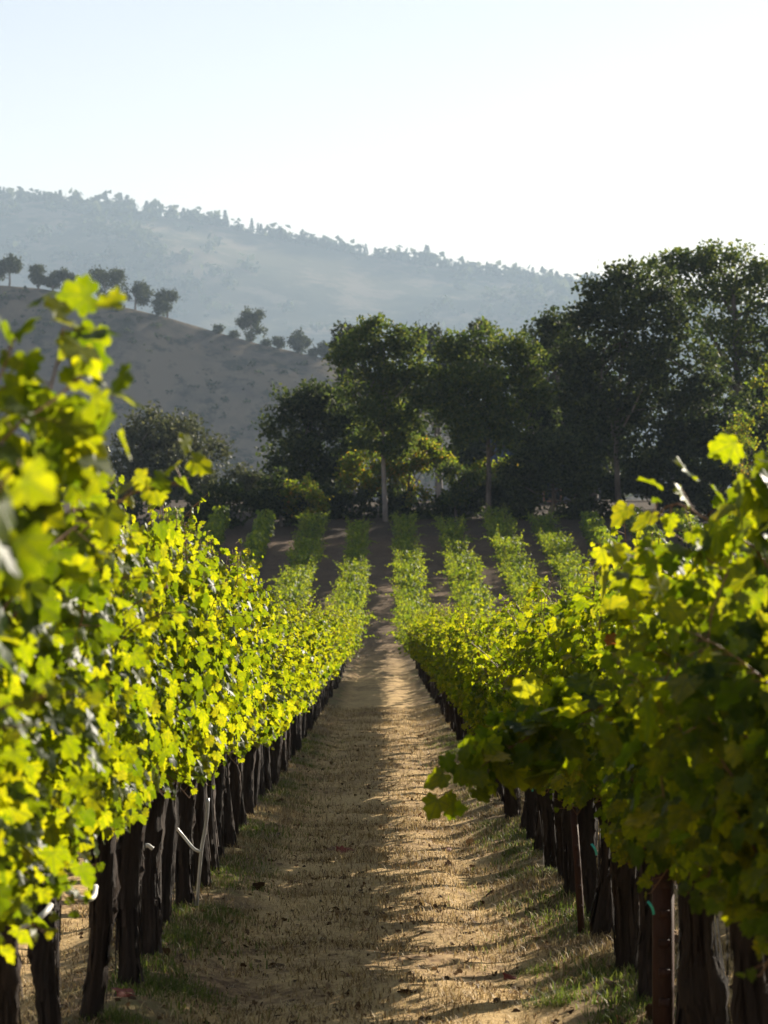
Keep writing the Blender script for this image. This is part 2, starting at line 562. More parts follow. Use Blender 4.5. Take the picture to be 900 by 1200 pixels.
class Foliage:
    def __init__(s, seed):
        s.rs = np.random.RandomState(seed)
        s.P, s.T, s.N, s.S = [], [], [], []
        s.mb = MB()
    def leaf(s, p, t, n, size):
        s.P.append(p); s.T.append(t); s.N.append(n); s.S.append(size)
    def along(s, path, step, size, side=None, spread=1.0, petiole=.08, rad=.0035, sides=5, taper=True):
        """a shoot: leaves on petioles alternate along the path"""
        rs = s.rs
        seg = np.linalg.norm(np.diff(path, axis=0), axis=1)
        L = np.concatenate([[0], np.cumsum(seg)])
        n = max(2, int(L[-1] / step))
        k = 1
        for j in range(1, n + 1):
            d = j / n * L[-1]
            p = np.array([np.interp(d, L, path[:, a]) for a in range(3)])
            q = np.array([np.interp(min(d + .03, L[-1]), L, path[:, a]) for a in range(3)])
            t = unit(q - p + rs.normal(0, .02, 3))
            k = -k
            lat = unit(np.cross(t, rs.normal(0, 1, 3))) if side is None else unit(np.array((side * abs(rs.normal(.8, .5)), k * abs(rs.normal(.6, .4)), rs.normal(.1, .3))))
            pt = p + unit(lat + .35 * t) * petiole * rs.uniform(.6, 1.3)
            out = np.array((lat[0], lat[1], 0)) * spread
            tip = unit(out * .6 + np.array((0, 0, -1.0)) * rs.uniform(.1, 1.0) + rs.normal(0, .35, 3))
            nor = unit(out * .55 + np.array((0, 0, 1.0)) * rs.uniform(.0, .8) + rs.normal(0, .4, 3) + (0, rs.choice((-1, 1)) * rs.uniform(.2, 1.0), 0))
            sz = size * rs.uniform(.7, 1.25) * (1 - .55 * max(0, j / n - .7) / .3 if taper else 1)
            s.leaf(pt, tip, nor, sz)
            s.mb.add(*tube([p, pt], [.0016, .0012], 3, cap=False), 1)
        s.mb.add(*tube(path[::max(1, len(path) // 9)], np.linspace(rad, rad * .5, len(path[::max(1, len(path) // 9)])), sides, cap=False), 1)
    def mesh(s, name, tmpl, mats, curl=.5):
        V, F = leaf_soup(s.P, s.T, s.N, s.S, tmpl, s.rs, curl)
        n0 = s.mb.n
        s.mb.add(V, F, 0)
        me = s.mb.mesh(name, mats)
        uv = np.zeros((s.mb.n, 2), np.float32)
        uv[n0:] = np.tile(tmpl[0], (len(s.P), 1))
        idx = np.empty(len(me.loops), np.int32)
        me.loops.foreach_get("vertex_index", idx)
        me.uv_layers.new(name="leaf").data.foreach_set("uv", uv[idx].ravel())
        return me

def vine_foliage(seed, hi=True, shoots=15, top=2.0, wide=.30, size=.118, step=.075, fill=150, half=.58, low=.62, specials=None, mats=None, v_open=0.0, inner=0, pet=.08):
    f = Foliage(seed)
    rs = f.rs
    for k in range(shoots):
        y0 = -half + 2 * half * (k + rs.uniform(.1, .9)) / shoots
        side = 1 if k % 2 else -1
        L = rs.uniform(.75, 1.12) * (top - .8) * (1.1 if rs.rand() < .85 else 1.22 + v_open * .5)
        p = np.array((rs.normal(0, .04), y0, .82))
        d = unit(np.array((side * (rs.uniform(.05, .45) + v_open), rs.normal(0, .2), 1.0)))
        flop = rs.rand() < .35
        path = [p.copy()]
        n = max(4, int(L / .06))
        for i in range(n):
            d = d + rs.normal(0, .07, 3)
            if abs(p[0]) > wide and not v_open:
                d[0] -= .12 * np.sign(p[0])
            if flop and i > n * .55:
                d[2] -= .16
                d[0] += .05 * side
            elif d[2] < .75:
                d[2] += .06
            d = unit(d)
            p = p + d * .06
            path.append(p.copy())
        f.along(np.array(path), step, size, side=side, petiole=pet)
    for k in range(max(2, shoots // 3)):                     # weak shoots hanging below the wire
        side = rs.choice((-1, 1))
        a = np.array((0, rs.uniform(-half, half), .85))
        P = smooth_path([a, a + (side * .2, rs.normal(0, .08), .06), a + (side * rs.uniform(.22, .33), rs.normal(0, .12), low - .88 + rs.uniform(0, .16))], 8)
        f.along(P, step, size * .9, side=side, petiole=pet)
    for k in range(fill):
        side = rs.choice((-1, 1))
        z = low + .08 + (top - low - .15) * rs.rand() ** .9
        x = side * rs.uniform(.12, wide + .12) * (0.75 + .25 * min(1, (z - .5) / .5))
        n = unit(np.array((side * rs.uniform(.0, .8), rs.choice((-1, 1)) * rs.uniform(.1, 1.1), rs.uniform(.0, .7))))
        t = unit(np.array((side * rs.uniform(0, .6), rs.normal(0, .5), -rs.uniform(.2, 1.1))))
        f.leaf((x, rs.uniform(-half, half), z), t, n, size * rs.uniform(.6, 1.2))
    for k in range(inner):
        f.leaf((rs.normal(0, .09), rs.uniform(-half, half), rs.uniform(low + .1, top - .15)), unit(rs.normal(0, .5, 3) + (0, 0, -.6)), unit(rs.normal(0, .6, 3) + (rs.choice((-1, 1)), 0, .3)), size * rs.uniform(.9, 1.3))
    for sp in specials or []:
        P = smooth_path(sp['path'], 40)
        f.along(P, sp.get('step', .075), sp.get('size', .12), petiole=sp.get('pet', .08), rad=sp.get('rad', .004), taper=sp.get('taper', True))
        for k in range(sp.get('extra', 0)):
            q = P[rs.randint(len(P))] + rs.normal(0, sp.get('scat', .06), 3)
            f.leaf(q, unit(rs.normal(0, .5, 3) + (0, 0, -.6)), unit(rs.normal(0, .6, 3) + (.2, 0, .5)), sp.get('size', .12) * rs.uniform(.7, 1.2))
    return f.mesh("vine_foliage", LEAF_HI if hi else LEAF_LO, mats or [M_VINE, M_CANE])

def vine_trunk(seed, r0=.066, hgt=.80, gnarl=1.0, hi=True):
    rs = np.random.RandomState(seed)
    n, sides = (22, 16) if hi else (6, 6)
    ts = np.linspace(0, 1, n)
    lx, ly = rs.normal(0, .07, 2)
    ph = rs.uniform(0, 6, 6)
    P = np.stack([lx * ts + .02 * np.sin(5 * ts + ph[0]), ly * ts + .025 * np.sin(4 * ts + ph[1]), -.06 + ts * (hgt + .06)], 1)
    P[:, :2] -= P[0, :2] * .5
    rad = r0 * (.92 + .18 * np.exp(-ts * 12) + .42 * np.exp(-((ts - 1) / .13) ** 2) + .13 * gnarl * np.sin(8 * ts + ph[2]) + .07 * gnarl * np.sin(17 * ts + ph[5]))
    def ridge(i, th):
        return 1 + .15 * gnarl * math.sin(3 * th + ph[3] + ts[i] * 3) + .11 * math.sin(7 * th + ph[4] + ts[i] * 2.5) + .10 * rs.normal()
    mb = MB()
    mb.add(*tube(P, rad, sides, True, ridge))
    if hi:                                                    # peeling strips of bark
        for k in range(70):
            th = rs.uniform(0, 6.28)
            a, b = sorted(rs.uniform(.02, 1, 2))
            b = min(b, a + .45)
            i0 = np.array([np.interp(a, ts, P[:, j]) for j in range(3)])
            i1 = np.array([np.interp(b, ts, P[:, j]) for j in range(3)])
            im = (i0 + i1) / 2
            o = np.array((math.cos(th), math.sin(th), 0))
            w = np.array((-math.sin(th), math.cos(th), 0)) * rs.uniform(.004, .011)
            ra, rb = np.interp(a, ts, rad) * 1.06, np.interp(b, ts, rad) * 1.06
            q = rs.uniform(.004, .022)
            V = np.array([i0 + o * (ra + q) - w, i0 + o * (ra + q) + w, im + o * ((ra + rb) / 2 + .004) - w, im + o * ((ra + rb) / 2 + .004) + w, i1 + o * (rb + .003) - w * .5, i1 + o * (rb + .003) + w * .5])
            mb.add(V, [(0, 1, 3), (0, 3, 2), (2, 3, 5), (2, 5, 4)])
    return mb.mesh("vine_trunk", M_BARK), P[-1]

def vine_cordon(seed, head, half=.55, hi=True):
    rs = np.random.RandomState(seed + 500)
    mb = MB()
    for s in (-1, 1):
        P = smooth_path([head - (0, 0, .05), head + (rs.normal(0, .02), s * .12, .03), head + (rs.normal(0, .03), s * .32, .04), np.array((0, s * half, .84))], 9)
        ph = rs.uniform(0, 6)
        mb.add(*tube(P, np.linspace(.046, .022, 9) * (1 + .2 * np.sin(np.arange(9) * 2 + ph)), 8 if hi else 5))
        for k in range(4 if hi else 0):                       # pruned spurs
            q = P[2 + k + (k > 1)]
            mb.add(*tube([q, q + (rs.normal(0, .025), rs.normal(0, .02), .05), q + (rs.normal(0, .04), rs.normal(0, .03), .09)], [.022, .02, .014], 6))
    return mb.mesh("vine_cordon", M_BARK)

def make_vine(seed, name="grapevine", hi=True, trunk_r=.066, label="", group=None, gnarl=1.0, **kw):
    root = thing(name, label, "grapevine", group=group)
    tm, head = vine_trunk(seed, trunk_r, gnarl=gnarl, hi=hi)
    link("trunk", tm, root)
    link("cordon", vine_cordon(seed, head, hi=hi), root)
    link("foliage", vine_foliage(seed, hi=hi, **kw), root)
    return root

def place(o, x, y, rz=0.0, s=(1, 1, 1)):
    o.location = (x, y, Hs(x, y) - .01)
    o.rotation_euler = (0, 0, rz)
    o.scale = s

rng = random.Random(11)
G_L, G_R = "grapevines of the near row with sunlit leaves beside the path", "grapevines of the near row with shaded leaves beside the path"
XL, XR = -ROW / 2, ROW / 2
STEP = 1.08
VL0, VR0 = 4.6, 5.2
ORD = ["first", "second", "third", "fourth", "fifth", "sixth", "seventh", "eighth", "ninth", "tenth"]

def rel(base, pts):
    """photo pixel + distance -> point relative to a vine's base"""
    b = np.array((base[0], base[1], Hs(*base) - .01))
    return [at(*p) - b for p in pts]

# vines with shoots of their own, nearest the camera
bA = (XL, VL0)
LS = [
    dict(path=rel(bA, [(-130, 900, 4.7), (-40, 720, 4.6), (15, 600, 4.6), (45, 500, 4.6), (68, 420, 4.6), (76, 362, 4.6)]), step=0.036, size=0.071, extra=33, scat=.045, pet=.06, taper=False),
    dict(path=rel(bA, [(-160, 800, 4.4), (-60, 640, 4.3), (0, 520, 4.3), (60, 470, 4.4), (112, 428, 4.5)]), step=0.043, size=0.069, extra=21, scat=.05, pet=.06),
    dict(path=rel(bA, [(-150, 860, 4.6), (-20, 680, 4.6), (40, 600, 4.6), (90, 520, 4.6), (118, 500, 4.6)]), step=0.038, size=0.072, extra=33, scat=.05, pet=.06, taper=False),
    dict(path=rel(bA, [(-120, 700, 4.5), (-40, 520, 4.5), (0, 440, 4.5), (18, 395, 4.5)]), step=0.043, size=0.061, extra=12, scat=.04, pet=.05),
    dict(path=rel(bA, [(-330, 900, 3.9), (-150, 740, 3.6), (-30, 610, 3.4), (22, 540, 3.3)]), step=0.060, size=0.083, extra=4, scat=.05, taper=False),
    dict(path=rel(bA, [(-100, 900, 5.0), (0, 720, 5.0), (60, 640, 5.2), (100, 610, 5.3)]), step=0.043, size=0.072, extra=21, scat=.07),
]
bB = (XL, VL0 + STEP)
LS2 = [
    dict(path=rel(bB, [(-40, 800, 5.7), (40, 690, 5.7), (90, 630, 5.8), (150, 580, 5.9), (205, 566, 6.0), (228, 556, 6.0)]), step=0.036, size=0.056, extra=6, scat=.03, pet=.05, taper=False),
    dict(path=rel(bB, [(-60, 760, 5.7), (40, 660, 5.8), (90, 620, 5.9), (130, 600, 6.0)]), step=0.043, size=0.069, extra=18, scat=.06),
]
bR = (XR, VR0 + STEP)
RS = [
    dict(path=rel(bR, [(960, 800, 6.3), (900, 660, 6.3), (830, 610, 6.4), (790, 590, 6.5), (760, 615, 6.5)]), step=0.043, size=0.076, extra=24, scat=.06),
    dict(path=rel(bR, [(980, 700, 6.2), (930, 600, 6.2), (890, 565, 6.2), (862, 560, 6.2)]), step=0.043, size=0.076, extra=21, scat=.06),
    dict(path=rel(bR, [(960, 760, 6.2), (880, 700, 6.2), (820, 650, 6.4), (775, 660, 6.5)]), step=0.043, size=0.080, extra=27, scat=.08),
    dict(path=rel(bR, [(930, 900, 6.0), (850, 850, 6.1), (800, 860, 6.2), (775, 900, 6.3), (780, 950, 6.3)]), step=0.043, size=0.083, extra=33, scat=.09),
    dict(path=rel(bR, [(940, 800, 5.9), (850, 760, 6.1), (790, 780, 6.2), (760, 840, 6.3)]), step=0.043, size=0.083, extra=33, scat=.09),
]
bR2 = (XR, VR0 + 2 * STEP)
RS2 = [
    dict(path=rel(bR2, [(900, 760, 7.3), (820, 700, 7.3), (770, 665, 7.2), (730, 650, 7.1), (722, 690, 7.1)]), step=0.043, size=0.080, extra=21, scat=.06, taper=False),
    dict(path=rel(bR2, [(880, 830, 7.2), (800, 760, 7.2), (750, 760, 7.2), (725, 800, 7.2)]), step=0.043, size=0.080, extra=30, scat=.08),
]
bR3 = (XR, VR0 + 3 * STEP)
RS3 = [
    dict(path=rel(bR3, [(840, 850, 8.4), (740, 820, 8.2), (650, 850, 8.0), (590, 880, 7.9), (528, 925, 7.8)]), step=0.043, size=0.084, extra=51, scat=.075, taper=False),
    dict(path=rel(bR3, [(840, 850, 8.4), (740, 820, 8.2), (660, 835, 8.1), (610, 862, 8.0), (560, 905, 7.9)]), step=0.043, size=0.084, extra=51, scat=.075, taper=False),
]
vines = []
special = {('L', 0): LS, ('L', 1): LS2, ('R', 1): RS, ('R', 2): RS2, ('R', 3): RS3}
protos = []
nvar = 7
def near_kw(i):
    return dict(shoots=28, top=1.80, wide=.26, fill=900, low=.79, size=.057, step=.034, inner=560, pet=.05)
for v in range(nvar):
    protos.append(make_vine(40 + v, trunk_r=.050 + .005 * (v % 4), **near_kw(v)))
used = set()
LAB = {
 ('L', 0): "nearest sunlit grapevine, its blurred shoots rising against the hill",
 ('L', 1): "grapevine with a thin arching shoot of small leaves before the dark oak",
 ('R', 1): "grapevine nearest the camera among the dark ones, its lit top leaves against black trees",
 ('R', 2): "shaded grapevine whose shoot of big leaves stands out beside the far rows",
 ('R', 3): "grapevine with one dark leafy shoot hanging low over the path",
}
def vine_label(side, i, y):
    if (side, i) in LAB:
        return LAB[(side, i)]
    row = "sunlit left" if side == 'L' else "shaded right"
    if i < 9:
        return f"{ORD[i - (side == 'R')]} grapevine from the camera in the {row} row beside the path"
    if y < 30:
        return ("bright leafy grapevine in the middle stretch of the sunlit left row" if side == 'L'
                else "leafy grapevine with lit top in the middle stretch of the shaded right row")
    return ("small looking grapevine at the far lower end of the sunlit left row" if side == 'L'
            else "small looking grapevine at the far lower end of the shaded right row")
NNEAR = 62
for side, X, Y0, grp in (('L', XL, VL0, G_L), ('R', XR, VR0, G_R)):
    for i in range(1 if side == 'R' else 0, NNEAR):
        y = Y0 + STEP * i
        x = X + rng.gauss(0, .02)
        tall = 1.0
        if side == 'L' and y < 18:
            tall = 1.08 if y < 9.5 else 1.17
        s = (rng.uniform(.9, 1.08), rng.uniform(.96, 1.06), tall * rng.uniform(.93, 1.05))
        if side == 'R' and rng.random() < .3:              # a few weaker vines leave gaps in the shaded row
            s = (.85, rng.uniform(.66, .82), rng.uniform(.86, .96))
        rz = rng.choice((0, math.pi)) + rng.gauss(0, .08)
        lab = vine_label(side, i, y)
        if (side, i) in special:
            o = make_vine(330 + i + (50 if side == 'R' else 0), trunk_r=.058 if (side, i) == ('R', 3) else .06, label=lab, group=grp, gnarl=2.0 if (side, i) == ('R', 3) else 1.0, specials=special[(side, i)], **near_kw(i))
            place(o, X, y)
            continue
        k = rng.randrange(nvar)
        if k not in used:
            used.add(k)
            o = protos[k]
            o['label'], o['group'] = lab, grp
            place(o, x, y, rz, s)
        else:
            o = dup(protos[k], (x, y, Hs(x, y) - .01), rz, s, lab, grp)

# far rows on the rising slope
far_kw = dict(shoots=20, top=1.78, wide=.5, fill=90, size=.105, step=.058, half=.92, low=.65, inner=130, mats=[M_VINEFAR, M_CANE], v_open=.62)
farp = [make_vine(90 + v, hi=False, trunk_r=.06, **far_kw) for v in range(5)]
fused = set()
FAR_ROWS = [(-1.5, "in the second row left of the far path", 80.), (-.5, "in the first row left of the far path", 71.8), (.5, "in the first row right of the far path", 72.4),
            (1.5, "in the second row right of the far path", 80.), (2.5, "in the third row right of the far path", 80.), (3.5, "in the fourth row right of the far path", 80.)]
for q, words_, y0 in FAR_ROWS:
    y = y0
    while y < 127:
        x = q * ROW + rng.gauss(0, .04)
        lab = ("lit far slope grapevine " if y < 104 else "dim grapevine near the wood ") + words_
        s = (rng.uniform(.8, 1.15) * (.86 if abs(q) < 1 else 1), rng.uniform(.95, 1.1), rng.uniform(.66, 1.08))
        rz = rng.choice((0, math.pi)) + rng.gauss(0, .1)
        k = rng.randrange(5)
        if k not in fused:
            fused.add(k)
            o = farp[k]
            o['label'], o['group'] = lab, "grapevines on the far slope"
            place(o, x, y, rz, s)
        else:
            dup(farp[k], (x, y, Hs(x, y) - .01), rz, s, lab, "grapevines on the far slope")
        y += 1.8

def vine_mass():
    """the rows mostly hidden behind the near ones, and the outermost ends of the slope"""
    rs = np.random.RandomState(77)
    mb = MB()
    protosm = []
    for v in range(4):
        n = 230
        side = rs.choice((-1, 1), n)
        z = .68 + 1.2 * rs.rand(n) ** .85
        P = np.stack([side * rs.uniform(.03, .38, n), rs.uniform(-.9, .9, n), z], 1)
        N = np.stack([side * rs.uniform(.2, 1.2, n), rs.normal(0, .5, n), rs.uniform(0, 1, n)], 1)
        T = np.stack([side * rs.uniform(0, .6, n), rs.normal(0, .5, n), -rs.uniform(.2, 1.1, n)], 1)
        S = rs.uniform(.13, .22, n)
        protosm.append(leaf_soup(P, T, N, S, LEAF_LO, rs))
    tr = [tube([(0, 0, -.05), (.02, .02, .4), (0, 0, .82)], [.075, .06, .08], 6) for _ in range(1)][0]
    arm = tube([(0, -.9, .84), (0, 0, .82), (0, .9, .84)], [.02, .035, .02], 5)
    rows = [(-1.5, 6, 80), (1.5, 6, 80), (2.5, 8, 80), (-2.5, 12, 127), (4.5, 30, 127), (5.5, 60, 127), (6.5, 60, 127), (7.5, 70, 127), (-3.5, 60, 127), (-4.5, 70, 127)]
    for q, ya, yb in rows:
        y = ya
        while y < yb:
            x = q * ROW + rs.normal(0, .04)
            base = np.array((x, y, Hs(x, y)))
            V, F = protosm[rs.randint(4)]
            sc = np.array((rs.choice((-1, 1)) * rs.uniform(.9, 1.1), rs.choice((-1, 1)), rs.uniform(.88, 1.0)))
            mb.add(V * sc + base, F, 0)
            for dy in (-.45, .45) if y < 60 else (0,):
                mb.add(tr[0] + base + (0, dy, 0), tr[1], 1)
            mb.add(arm[0] + base, arm[1], 1)
            y += 1.8
    o = link("vineyard_rows", mb.mesh("vineyard_rows", [M_VINEFAR, M_BARK]))
    kind(o, 'stuff')
    tag(o, "outer vine rows reading as one mass behind the nearer rows", "vineyard")
vine_mass()

# ------------------------------------------------------------------ trees
def limbs(mb, base, top, r0, targets, rs, sides=9, sway=.25):
    P = smooth_path([base - np.array((0, 0, .2)), base + (top - base) * .45 + rs.normal(0, sway, 3) * (1, 1, 0), top], 10)
    mb.add(*tube(P, r0 * np.linspace(1.15, .35, 10), sides))
    for c in targets:
        i = rs.randint(4, 9)
        a = P[i]
        mid = (a + c) / 2 + rs.normal(0, .12 * np.linalg.norm(c - a), 3)
        mb.add(*tube(smooth_path([a, mid, c], 6), np.linspace(r0 * .42, r0 * .06, 6), 6))

def crown_soup(clumps, n, size, rs, tmpl=LEAF_OVAL, tight=.55, up=.4):
    """leaves gathered in many small sprays spread through the clumps"""
    C = np.array([c[:3] for c in clumps])
    Rr = np.array([c[3] for c in clumps])
    w = Rr ** 2
    k = max(3, n // 45)
    idx = rs.choice(len(C), k, p=w / w.sum())
    d = rs.normal(0, 1, (k, 3))
    d /= np.linalg.norm(d, axis=1)[:, None]
    r = Rr[idx] * rs.uniform(.15, 1.05, k) ** .6
    sp = C[idx] + d * r[:, None] * (1, 1, .85)
    j = rs.randint(0, k, n)
    spread = (Rr[idx][j] * .16 + size * .8)
    P = sp[j] + rs.normal(0, 1, (n, 3)) * spread[:, None] * tight * 1.6 * (1, 1, .7)
    N = rs.normal(0, .8, (n, 3)) + (0, 0, up)
    T = rs.normal(0, 1, (n, 3)) + d[j] * .6
    S = size * rs.uniform(.6, 1.3, n)
    return leaf_soup(P, T, N, S, tmpl, rs, .25)

def tree(name, label, base, clumps, n, size, mat, bark, r0, top, seed, cat="tree", group=None, nl=8, tmpl=LEAF_OVAL):
    """clumps in world coordinates; base is the foot"""
    rs = np.random.RandomState(seed)
    base = np.array(base, float)
    root = thing(name, label, cat, tuple(base), group)
    local = [(c[0] - base[0], c[1] - base[1], c[2] - base[2], c[3]) for c in clumps]
    mb = MB()
    cs = [np.array(c[:3]) for c in local]
    tg = [cs[i] for i in rs.permutation(len(cs))[:nl]]
    limbs(mb, np.zeros(3), np.array(top, float) - base, r0, tg, rs)
    link("trunk", mb.mesh(name + "_trunk", bark, True), root)
    V, F = crown_soup(local, int(n * 1.5), size, rs, tmpl)
    link("crown", mesh_np(name + "_crown", V, F, mat), root)
    return root

def cl(px, py, rpx, Y, dy=0.0):
    """clump seen at that pixel, of that pixel radius, at distance Y"""
    p = at(px, py, Y + dy)
    return (p[0], p[1], p[2], rpx / FPX * Y)

def fill_ell(px, py, rx, ry, Y, k, rs, r=(.28, .45), depth=.8):
    """clumps filling an ellipse of the photo with the same depth in metres"""
    out = []
    for _ in range(k):
        a = rs.uniform(0, 6.28)
        q = math.sqrt(rs.rand()) * .82
        out.append(cl(px + rx * q * math.cos(a), py + ry * q * math.sin(a), min(rx, ry) * rs.uniform(*r), Y, rs.uniform(-1, 1) * depth * rx / FPX * Y))
    return out

TR = np.random.RandomState(5)
def foot(px, Y):
    x = (px - VPX) / FPX * Y
    return (x, Y, Hs(x, Y))

# tall pale-trunked tree mid picture
Yt = 134.
c = [cl(*a, Yt, d) for a, d in [((430, 395, 22), 0), ((470, 400, 24), .5), ((410, 420, 20), -.6), ((450, 420, 26), 0), ((485, 430, 20), .5), ((415, 450, 22), 0), ((455, 455, 26), .8), ((490, 465, 18), 0), ((440, 485, 24), -.5), ((475, 495, 22), .5), ((430, 515, 16), .3), ((462, 520, 18), 0), ((400, 405, 12), 0), ((445, 380, 12), 0)]]
tree("tall_tree", "tall slim tree with bare pale trunk standing at the head of the path", foot(452, Yt), c, 9000, .23, M_BROAD, M_PALETRUNK, .14, at(450, 400, Yt), 1)
# dark forked tree to its right
Yt = 133.8
c = [cl(*a, Yt, d) for a, d in [((530, 410, 24), 0), ((565, 405, 26), 1), ((600, 410, 24), 0), ((625, 425, 20), .5), ((520, 445, 26), 0), ((560, 445, 30), -1), ((600, 450, 30), 1), ((632, 460, 20), 0), ((530, 480, 24), 0), ((575, 485, 28), .5), ((598, 492, 20), 0), ((545, 510, 18), 0), ((590, 515, 18), 0)]]
tree("dark_tree", "dark rounded tree with forked trunk between the pale-trunked tree and the chimney", foot(572, Yt), c, 9500, .23, M_BROAD, M_TRUNK, .16, at(568, 420, Yt), 2)
# big dark broad tree on the right
Yt = 134.5
c = [cl(*a, Yt, d) for a, d in [((705, 345, 24), 0), ((735, 330, 26), 1), ((770, 335, 24), 0), ((690, 375, 28), 0), ((730, 370, 34), -1), ((775, 375, 34), 1), ((810, 380, 26), 0), ((675, 415, 28), 0), ((715, 420, 36), 1), ((765, 425, 38), -1), ((815, 425, 30), 0), ((670, 455, 26), 0), ((710, 470, 34), 0), ((760, 475, 36), 1.5), ((805, 475, 30), 0), ((835, 450, 20), 0), ((690, 500, 24), 0), ((740, 515, 28), 0), ((790, 515, 26), 0)]]
tree("broad_tree", "broad dark tree with grey trunk rising over the far rows", foot(726, Yt), c, 16000, .25, M_OAK, M_TRUNK, .17, at(735, 370, Yt), 3, nl=12)
# tall airy tree behind it
Yt = 152.
c = [cl(*a, Yt, d) for a, d in [((775, 312, 18), 0), ((800, 303, 20), 0), ((835, 308, 24), 1), ((868, 305, 22), 0), ((895, 318, 24), 0), ((820, 340, 26), 0), ((860, 345, 30), 1), ((900, 355, 28), 0), ((935, 340, 26), 0), ((840, 385, 28), 0), ((880, 395, 32), 0), ((925, 395, 30), 0), ((850, 430, 26), 0), ((895, 440, 30), 0), ((940, 440, 30), 0)]]
tree("airy_tree", "tallest tree, its airy lit crown open against the white sky", foot(865, Yt), c, 12500, .24, M_BROAD, M_TRUNK, .36, at(860, 340, Yt), 4, nl=12)
# understorey on the right
Yt = 137.
tree("understorey_tree", "low dark tree mass under the airy tree, touched with orange leaves", foot(850, Yt), fill_ell(850, 505, 80, 55, Yt, 22, TR), 8500, .24, M_OAK, M_TRUNK, .2, at(850, 480, Yt), 5)
Yt = 128.
tree("sapling_tree", "young yellow green tree with bright leaves at the frame's edge", foot(905, Yt), [cl(888, 412, 6, Yt), cl(894, 440, 10, Yt), cl(908, 425, 12, Yt), cl(884, 447, 5, Yt), cl(915, 460, 14, Yt), cl(903, 478, 10, Yt), cl(922, 520, 16, Yt)], 1100, .2, M_YELLOW, M_TRUNK, .08, at(900, 430, Yt), 6)
Yt = 131.
tree("orange_shrub", "small orange leaved shrub beside the yellow green young tree", foot(858, Yt), [cl(858, 482, 7, Yt), cl(870, 486, 8, Yt), cl(880, 490, 7, Yt), cl(862, 505, 12, Yt), cl(875, 520, 14, Yt), cl(865, 545, 14, Yt)], 900, .16, M_YELLOW, M_TRUNK, .07, at(866, 490, Yt), 7, cat="shrub")
# dark bush before the house
Yt = 132.
tree("dark_bush", "big black green bush hiding the house, below the chimney", foot(640, Yt), fill_ell(642, 552, 50, 48, Yt, 18, TR, depth=.7), 7500, .22, M_OAK, M_TRUNK, .16, at(642, 540, Yt), 8, cat="shrub")
Yt = 134.
tree("dark_bush", "dark low bush around the foot of the grey trunk", foot(775, 136), fill_ell(775, 562, 50, 30, 136, 16, TR, depth=.4), 4500, .22, M_OAK, M_TRUNK, .12, at(775, 560, 136), 9, cat="shrub")
tree("dark_bush", "dark low bush along the right edge above the shaded rows", foot(850, 133), fill_ell(850, 565, 60, 30, 133, 16, TR), 4500, .22, M_OAK, M_TRUNK, .12, at(850, 560, 133), 19, cat="shrub")
# left oaks
Yt = 141.
c = fill_ell(365, 520, 62, 70, Yt, 26, TR) + [cl(385, 462, 18, Yt), cl(350, 478, 20, Yt), cl(320, 500, 18, Yt)]
tree("round_oak", "dark rounded oak left of the pale-trunked tree", foot(362, Yt), c, 11000, .24, M_OAK, M_TRUNK, .35, at(365, 480, Yt), 10)
Yt = 175.
c = fill_ell(195, 555, 78, 70, Yt, 28, TR) + [cl(175, 495, 22, Yt), cl(210, 500, 24, Yt), cl(150, 510, 20, Yt), cl(240, 520, 20, Yt)]
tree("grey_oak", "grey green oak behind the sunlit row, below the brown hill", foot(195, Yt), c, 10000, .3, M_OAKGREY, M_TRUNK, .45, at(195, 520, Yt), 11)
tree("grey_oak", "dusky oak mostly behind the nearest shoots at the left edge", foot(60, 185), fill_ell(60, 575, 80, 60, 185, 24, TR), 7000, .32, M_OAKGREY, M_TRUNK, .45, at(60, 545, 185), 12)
Yt = 165.
tree("grey_bush", "pale grey bush in the gap between the two dark oaks", foot(285, Yt), fill_ell(288, 570, 26, 38, Yt, 12, TR), 2500, .26, M_OAKGREY, M_TRUNK, .12, at(288, 560, Yt), 13, cat="shrub")
# yellow and green shrubs at the foot of the trees
Yt = 130.5
c = fill_ell(475, 560, 48, 32, 137, 16, TR) + [cl(488, 520, 10, 137), cl(500, 530, 14, 137), cl(520, 540, 14, 137), cl(470, 530, 12, 137)]
tree("yellow_shrub", "yellow tipped shrub just behind the pale trunk", foot(480, 137), c, 5200, .19, M_YELLOW, M_TRUNK, .1, at(485, 530, 137), 14, cat="shrub")
tree("yellow_shrub", "yellow green shrub lit behind the forked trunk", foot(585, 139), fill_ell(585, 560, 28, 30, 139, 10, TR), 2300, .18, M_YELLOW, M_TRUNK, .08, at(585, 550, 139), 15, cat="shrub")
tree("yellow_shrub", "yellow tinged shrub left of the pale trunk under its crown", foot(420, 137), fill_ell(420, 560, 26, 28, 137, 9, TR) + [cl(425, 532, 8, 137), cl(436, 530, 7, 137)], 1900, .18, M_YELLOW, M_TRUNK, .08, at(420, 545, 137), 16, cat="shrub")
tree("green_shrub", "green shrub filling between the pale trunk and the forked trunk", foot(535, 135), fill_ell(540, 570, 30, 26, 135, 10, TR), 2400, .18, M_BROAD, M_TRUNK, .08, at(538, 560, 135), 17, cat="shrub")
tree("olive_shrub", "dull orange and olive shrub at the foot of the round oak", foot(355, 133), fill_ell(355, 590, 36, 22, 131, 10, TR) + [cl(358, 568, 9, 131), cl(345, 574, 8, 131)], 3000, .18, M_YELLOW, M_TRUNK, .08, at(355, 580, 133), 18, cat="shrub")
